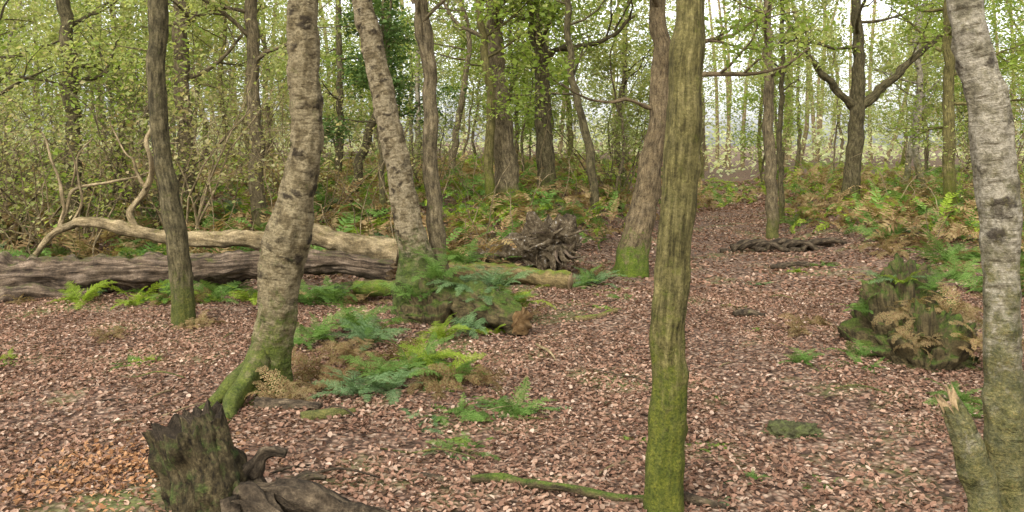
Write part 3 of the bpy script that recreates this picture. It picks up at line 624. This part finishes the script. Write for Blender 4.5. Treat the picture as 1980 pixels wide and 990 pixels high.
# ---------------------------------------------------------------- fallen timber
def wood(name, specs, mats, label, cat):
    p0 = np.array(specs[0][0][0]); o0 = np.array([p0[0], p0[1], hz(p0[0], p0[1])]); b = B()
    for pts, rad, kw in specs: tube(b, [tuple(np.array(p) - o0) for p in pts], rad, **kw)
    return obj(name, mesh_from(b, name, mats), tuple(o0), label, cat)
bk = dict(sides=8, step=.04, lump=.35, wob=.09)
wood('fallen_tree', [
    ([(-1.25, 10.3, .40), (-1.315, 10.35, .437), (-1.836, 10.4, .53), (-2.39, 10.4, .67), (-2.876, 10.4, .61), (-3.43, 10.4, .61), (-3.917, 10.4, .61), (-4.4, 10.4, .68), (-4.96, 10.4, .835), (-5.32, 10.4, .74), (-5.62, 10.4, .48), (-5.75, 10.4, .3)],
     [.15, .155, .145, .118, .10, .095, .09, .08, .065, .05, .035, .025], dict(sides=24, step=.025, lump=.35, ridge=.12, cap0=1, seed=1, wob=.04)),
    ([(-5.3, 10.4, .74), (-5.35, 10.5, 1.0), (-5.25, 10.5, 1.22), (-4.8, 10.6, 1.28), (-4.35, 10.7, 1.38)], [.03, .024, .022, .016, .008], bk),
    ([(-5.3, 10.4, .72), (-5.42, 10.5, 1.1), (-5.5, 10.5, 1.5), (-5.65, 10.6, 1.9)], [.028, .02, .014, .006], bk),
    ([(-4.45, 10.4, .7), (-4.5, 10.45, .95), (-4.35, 10.5, 1.2), (-4.27, 10.5, 1.5), (-4.32, 10.5, 1.8), (-4.28, 10.5, 2.1)], [.045, .038, .034, .028, .026, .015], bk),
    ([(-4.36, 10.5, 1.2), (-4.5, 10.5, 1.5), (-4.7, 10.5, 1.7), (-4.85, 10.6, 2.0)], [.02, .016, .012, .006], bk),
    ([(-5.2, 10.4, .76), (-5.12, 10.5, 1.1), (-5.15, 10.5, 1.5), (-5.05, 10.6, 1.8)], [.02, .015, .011, .006], bk),
    ([(-4.27, 10.5, 1.5), (-4.15, 10.5, 1.7), (-3.98, 10.5, 1.78)], [.014, .01, .005], bk),
    ([(-5.25, 10.5, 1.24), (-5.15, 10.45, 1.5), (-5.2, 10.4, 1.75)], [.013, .01, .005], bk),
], [DEADP, PALECUT], 'long pale fallen tree with bare branches propped above the ground', 'fallen tree')
wood('fallen_log', [([(-6.9, 9.9, .22), (-5.9, 9.95, .22), (-5.2, 9.95, .24), (-4.04, 9.97, .28), (-2.87, 10, .36), (-2.1, 10.02, .38), (-1.4, 10.05, .30)],
     [.25, .22, .205, .18, .145, .12, .1], dict(sides=44, step=.025, lump=.3, ridge=.3, cap0=1, cap1=1, jag=.1, seed=4, wob=.03)),
     ([(-5.9, 9.72, .05), (-5.2, 9.7, .07), (-4.6, 9.75, .05)], [.08, .10, .05], dict(sides=14, step=.04, lump=.6, ridge=.4, cap0=1, cap1=1, wob=.1))],
     [DEADD, PALECUT], 'large grey brown rotting log lying on leaf litter', 'log')
wood('log', [([(-1.75, 9.9, .1), (-1.4, 9.75, .12), (-1.1, 9.7, .14)], [.09, .1, .09], dict(sides=16, step=.04, lump=.3, ridge=.1, cap0=1, cap1=1))], [HBARK, CUT], 'short reddish brown log piece under the fallen tree', 'log')
wood('mossy_log', [([(-.7, 10.95, .16), (-.2, 10.8, .15), (.3, 10.6, .12), (.70, 10.4, .09)], [.11, .115, .11, .105], dict(sides=24, step=.03, lump=.35, ridge=.18, cap0=1, cap1=1, seed=6, wob=.03))], [MOSSLOG, PALECUT], 'log with bright green moss on top and cut end', 'log')
wood('rotten_log', [([(-.75, 8.75, .22), (-.4, 8.4, .2), (-.1, 8.05, .15), (.1, 7.8, .13)], [.2, .18, .145, .125], dict(sides=32, step=.02, lump=.45, ridge=.3, cap0=0, cap1=1, jag=.02, seed=8))], [DEEPMOSS, CUT], 'mossy rotten log with orange heartwood end among ferns', 'log')
ur = random.Random(31)
roots = []
for k in range(46):
    a = ur.random() * 6.28; l = ur.uniform(.25, .48); c = math.cos(a); s_ = math.sin(a) * .85; t2 = a + ur.uniform(-.6, .6); oy = ur.uniform(-.2, .2)
    roots.append(([(.55 + .1 * c, 11.6 + oy, .40 + .08 * s_), (.55 + l * .6 * c, 11.45 + oy, .40 + l * .6 * s_), (.55 + l * math.cos(t2), 11.38 + oy, max(.03, .40 + l * .85 * math.sin(t2)))],
                  [ur.uniform(.03, .05), ur.uniform(.014, .028), .004], dict(sides=7, step=.03, lump=.7, seed=a, wob=.14, mat=ur.choice([0, 0, 1]))))
wood('uprooted_stump', [
    ([(-.85, 11.9, .2), (-.3, 11.85, .28), (.1, 11.8, .36), (.35, 11.8, .42)], [.1, .13, .18, .24], dict(sides=20, step=.03, lump=.6, ridge=.4, cap0=1)),
    ([(.1, 11.85, .32), (.28, 11.8, .34), (.48, 11.7, .40), (.68, 11.65, .40), (.82, 11.6, .33)], [.14, .22, .29, .29, .16], dict(sides=64, step=.012, lump=.7, ridge=.8, cap0=0, cap1=0, seed=3)),
    ] + roots, [ROOTM, DEADD], 'dark uprooted stump with torn soil covered root plate', 'stump')
# foreground stump
wood('tree_stump', [
    ([(-1.36, 3.95, -.12), (-1.38, 3.95, .1), (-1.43, 3.96, .26), (-1.47, 3.96, .39)], [.20, .18, .165, .155], dict(sides=64, step=.01, lump=.35, ridge=.3, cap1=1, jag=.045, flare=.05, seed=11.5)),
    ([(-1.33, 3.92, .1), (-1.37, 3.92, .34), (-1.40, 3.92, .45)], [.12, .10, .075], dict(sides=32, step=.01, lump=.5, ridge=.35, cap1=1, jag=.03, seed=2)),
    ([(-1.3, 3.95, .02), (-1.18, 3.9, .13), (-1.03, 3.9, .12), (-.85, 3.85, .04), (-.6, 3.8, -.04)], [.11, .07, .055, .05, .025], dict(sides=24, step=.015, lump=.9, ridge=.6, seed=7, wob=.14, mat=1)),
    ([(-1.25, 3.8, .0), (-1.12, 3.72, .06), (-1.0, 3.7, .04), (-.8, 3.66, -.02)], [.08, .055, .035, .02], dict(sides=20, step=.015, lump=1.0, ridge=.6, seed=9, wob=.12, mat=1)),
    ([(-1.2, 4.0, .08), (-1.12, 4.0, .2), (-1.02, 4.02, .22)], [.06, .045, .02], dict(sides=14, step=.015, lump=1.0, ridge=.5, seed=10, wob=.1, mat=1, cap1=1)),
    ([(-1.05, 3.95, .08), (-.95, 3.95, .14), (-.82, 3.95, .12)], [.05, .035, .012], dict(sides=14, step=.015, lump=1.0, ridge=.5, seed=12, wob=.1, mat=1))],
    [LICHEN, ROTTEN], 'broken rotten stump with green lichen and jagged dark wood', 'stump')
def mound(name, x, y, rx, ry, rz, mat, label, cat, seed=0, amp=.35, z=0):
    V = []; uv = []; F = []; nu, nv = 64, 30
    for i in range(nv + 1):
        ph = math.pi / 2 * i / nv
        for j in range(nu):
            a = 2 * math.pi * j / nu; d = Vector((math.cos(a) * math.sin(ph), math.sin(a) * math.sin(ph), math.cos(ph)))
            k = 1 + amp * noise.noise(d * 1.6 + Vector((seed, 0, 0))) + amp * .7 * noise.noise(d * 5 + Vector((seed, 3, 0))) + amp * .45 * noise.noise(d * 13)
            V.append((d.x * rx * k, d.y * ry * k, d.z * rz * k - .02)); uv.append((a * rx, ph * rx))
    for i in range(nv):
        for j in range(nu): F.append((i * nu + j, (i + 1) * nu + j, (i + 1) * nu + (j + 1) % nu, i * nu + (j + 1) % nu))
    bb = B(); bb.v = V; bb.f = F; bb.uv = uv
    return obj(name, mesh_from(bb, name, [mat]), (x, y, hz(x, y) + z), label, cat)
n = 1100; C = np.stack([-2.0 + RNG.normal(size=n) * .28, 4.45 + RNG.normal(size=n) * .3, np.zeros(n)], 1); C[:, 2] = H(C[:, 0], C[:, 1]) + .012 + RNG.random(n) * .02
RUST = leafmat('rusty_wood_chips', [(0.12, 0.055, 0.026), (0.22, 0.115, 0.058), (0.30, 0.17, 0.09), (0.17, 0.085, 0.04)], 0)
obj('rotten_wood_chips', leaves(C, .03, 'rotten_wood_chips', RUST), label='scatter of rusty crumbled rotten wood beside a stump', cat='wood chips', kind='stuff')
mound('mossy_stone', 1.63, 5.12, .17, .11, .085, ROCKM, 'small flat mossy hump in the leaf litter', 'stone', 2, .35)
mp = [(-2.78, 6.7, .17), (.95, 9.0, .15), (1.05, 9.9, .16), (.7, 9.6, .12), (1.35, 10.4, .18), (-3.9, 6.8, .12), (2.4, 9.4, .14), (-.9, 6.9, .13)]
for k in range(18):
    y = fr.uniform(4.8, 10.5); mp.append((fr.uniform(-.4 * y, .45 * y), y, fr.uniform(.05, .12)))
for i, (x, y, r) in enumerate(mp):
    mound('moss_patch', x, y, r, r * .8, .022, MOSSM, 'bright green moss cushion on leaf litter', 'moss', 3 + i, 1.0)
mound('mossy_stump', -.72, 8.6, .36, .3, .36, DEEPMOSS, 'green moss covered mound at the foot of a leaning birch', 'stump', 4, .5)
mound('mossy_stump', 3.2, 6.75, .34, .3, .38, DEEPMOSS, 'old mossy stump overgrown with brown bracken', 'stump', 6, .55)
mound('mossy_stump', 3.3, 7.4, .45, .36, .60, DEEPMOSS, 'broad mossy stump behind dead bracken', 'stump', 15, .45)
for a in [('n', 3.1, 6.9, .28, .34), ('n', 3.5, 6.9, .32, .34), ('y', 3.2, 7.2, .16, .56), ('n', 3.35, 6.5, .30, .20), ('n', 3.0, 6.6, .24, .2),
          ('n', 3.65, 6.5, .36, .15), ('g', 2.95, 7.3, .24, .3), ('l', 3.3, 7.35, .24, .58), ('g', 3.45, 7.2, .22, .5)]: fern(*a, where='on the mossy stump')
def stick(pts, rad, mat, label, **kw):
    k = dict(sides=12, step=.025, lump=.45, cap0=0, cap1=0, wob=.05); k.update(kw)
    wood('fallen_branch', [(pts, rad, k)], [mat], label, 'branch')
stick([(-.2, 4.26, .03), (-.08, 4.27, .045), (.03, 4.25, .035), (.13, 4.15, .045), (.22, 4.12, .03), (.42, 4.09, .03), (.6, 4.06, .025)], [.016, .026, .024, .026, .023, .02, .016], DEEPMOSS, 'crooked mossy branch lying on leaf litter')
stick([(.78, 4.05, .03), (.9, 4.0, .03), (1.0, 3.98, .01)], [.022, .02, .01], ROTTEN, 'short dark branch at the foot of a tree')
stick([(-.45, 4.35, .02), (-.35, 4.3, .03), (-.25, 4.28, .02)], [.012, .018, .012], ROTTEN, 'short dark stick in the leaves')
stick([(-1.25, 5.2, .05), (-1.1, 5.25, .07), (-.95, 5.35, .05)], [.03, .035, .025], BROWNB, 'stubby brown branch on leaf litter')
stick([(-1.6, 5.5, .04), (-1.35, 5.45, .06), (-1.15, 5.4, .03)], [.05, .05, .03], ROTTEN, 'dark rotten branch near the birch roots')
stick([(.6, 8.4, .03), (.8, 8.5, .05), (1.05, 8.7, .04)], [.03, .035, .025], MOSSLOG, 'small mossy branch on leaf litter')
stick([(.2, 7.3, .03), (.3, 7.05, .05), (.36, 6.8, .02)], [.012, .012, .008], DEADP, 'thin pale stick on leaf litter')
stick([(2.2, 8.7, .03), (2.35, 8.75, .05), (2.5, 8.7, .02)], [.03, .04, .03], ROTTEN, 'small dark wood chunk on leaf litter')
stick([(3.6, 12.2, .05), (3.85, 12.3, .08), (4.15, 12.2, .05)], [.03, .05, .03], ROTTEN, 'dark stick lying across the path')
for i in range(8):
    x = 3.75 + i * .19; stick([(x - .35, 14.3 + .1 * (i % 3), hz(x, 14.4) + .04 + .05 * (i % 3)), (x, 14.4, hz(x, 14.4) + .10 + .04 * (i % 2)), (x + .45, 14.6 - .12 * (i % 3), hz(x, 14.5) + .06)], [.04, .06, .03], ROTTEN, 'dark decaying branch heaped beside the path', sides=8, step=.06, wob=.15)
sr = random.Random(4)
for i in range(34):
    y = sr.uniform(4.2, 11); x = sr.uniform(-.5 * y, .5 * y); a = sr.random() * 3.14; l = sr.uniform(.1, .32)
    g = hz(x, y)
    stick([(x - l * math.cos(a), y - l * math.sin(a), g + .02), (x, y + .03, g + .03), (x + l * math.cos(a), y + l * math.sin(a), g + .02)], [.005, .006, .003], [DEADP, BROWNB, ROTTEN][i % 3], 'thin twig lying on leaf litter', sides=6)

# ---------------------------------------------------------------- light & camera
w = bpy.data.worlds.new('World'); scene.world = w; w.use_nodes = True
nt = w.node_tree; nt.nodes.clear()
EL, AZ = math.radians(48), math.radians(205)
sky = nt.nodes.new('ShaderNodeTexSky'); sky.sky_type = 'NISHITA'; sky.sun_disc = False
sky.sun_elevation = EL; sky.sun_rotation = AZ; sky.air_density = 1; sky.dust_density = 4
hs = nt.nodes.new('ShaderNodeHueSaturation'); hs.inputs['Saturation'].default_value = .12; hs.inputs['Value'].default_value = 3.5
bg = nt.nodes.new('ShaderNodeBackground'); bg.inputs['Strength'].default_value = .15
wo = nt.nodes.new('ShaderNodeOutputWorld')
nt.links.new(sky.outputs[0], hs.inputs['Color']); nt.links.new(hs.outputs[0], bg.inputs[0]); nt.links.new(bg.outputs[0], wo.inputs[0])
sl = bpy.data.lights.new('sun', 'SUN'); sl.energy = 1.1; sl.angle = math.radians(20); sl.color = (1, .98, .94)
so = bpy.data.objects.new('sun', sl); COL.objects.link(so)
d = Vector((math.sin(AZ) * math.cos(EL), math.cos(AZ) * math.cos(EL), math.sin(EL)))
so.rotation_euler = d.to_track_quat('Z', 'Y').to_euler(); so.location = (0, 0, 20)
cd = bpy.data.cameras.new('camera'); cam = bpy.data.objects.new('camera', cd); COL.objects.link(cam)
cam.location = (0, 0, 1.6); cam.rotation_euler = (math.radians(90), 0, 0)
cd.sensor_width = 36; cd.lens = 36 * 1700 / 1980; cd.shift_y = -195 / 1980; cd.clip_end = 1000; cd.clip_start = .05
scene.camera = cam
scene.view_settings.view_transform = 'Standard'; scene.view_settings.look = 'None'; scene.view_settings.exposure = 0
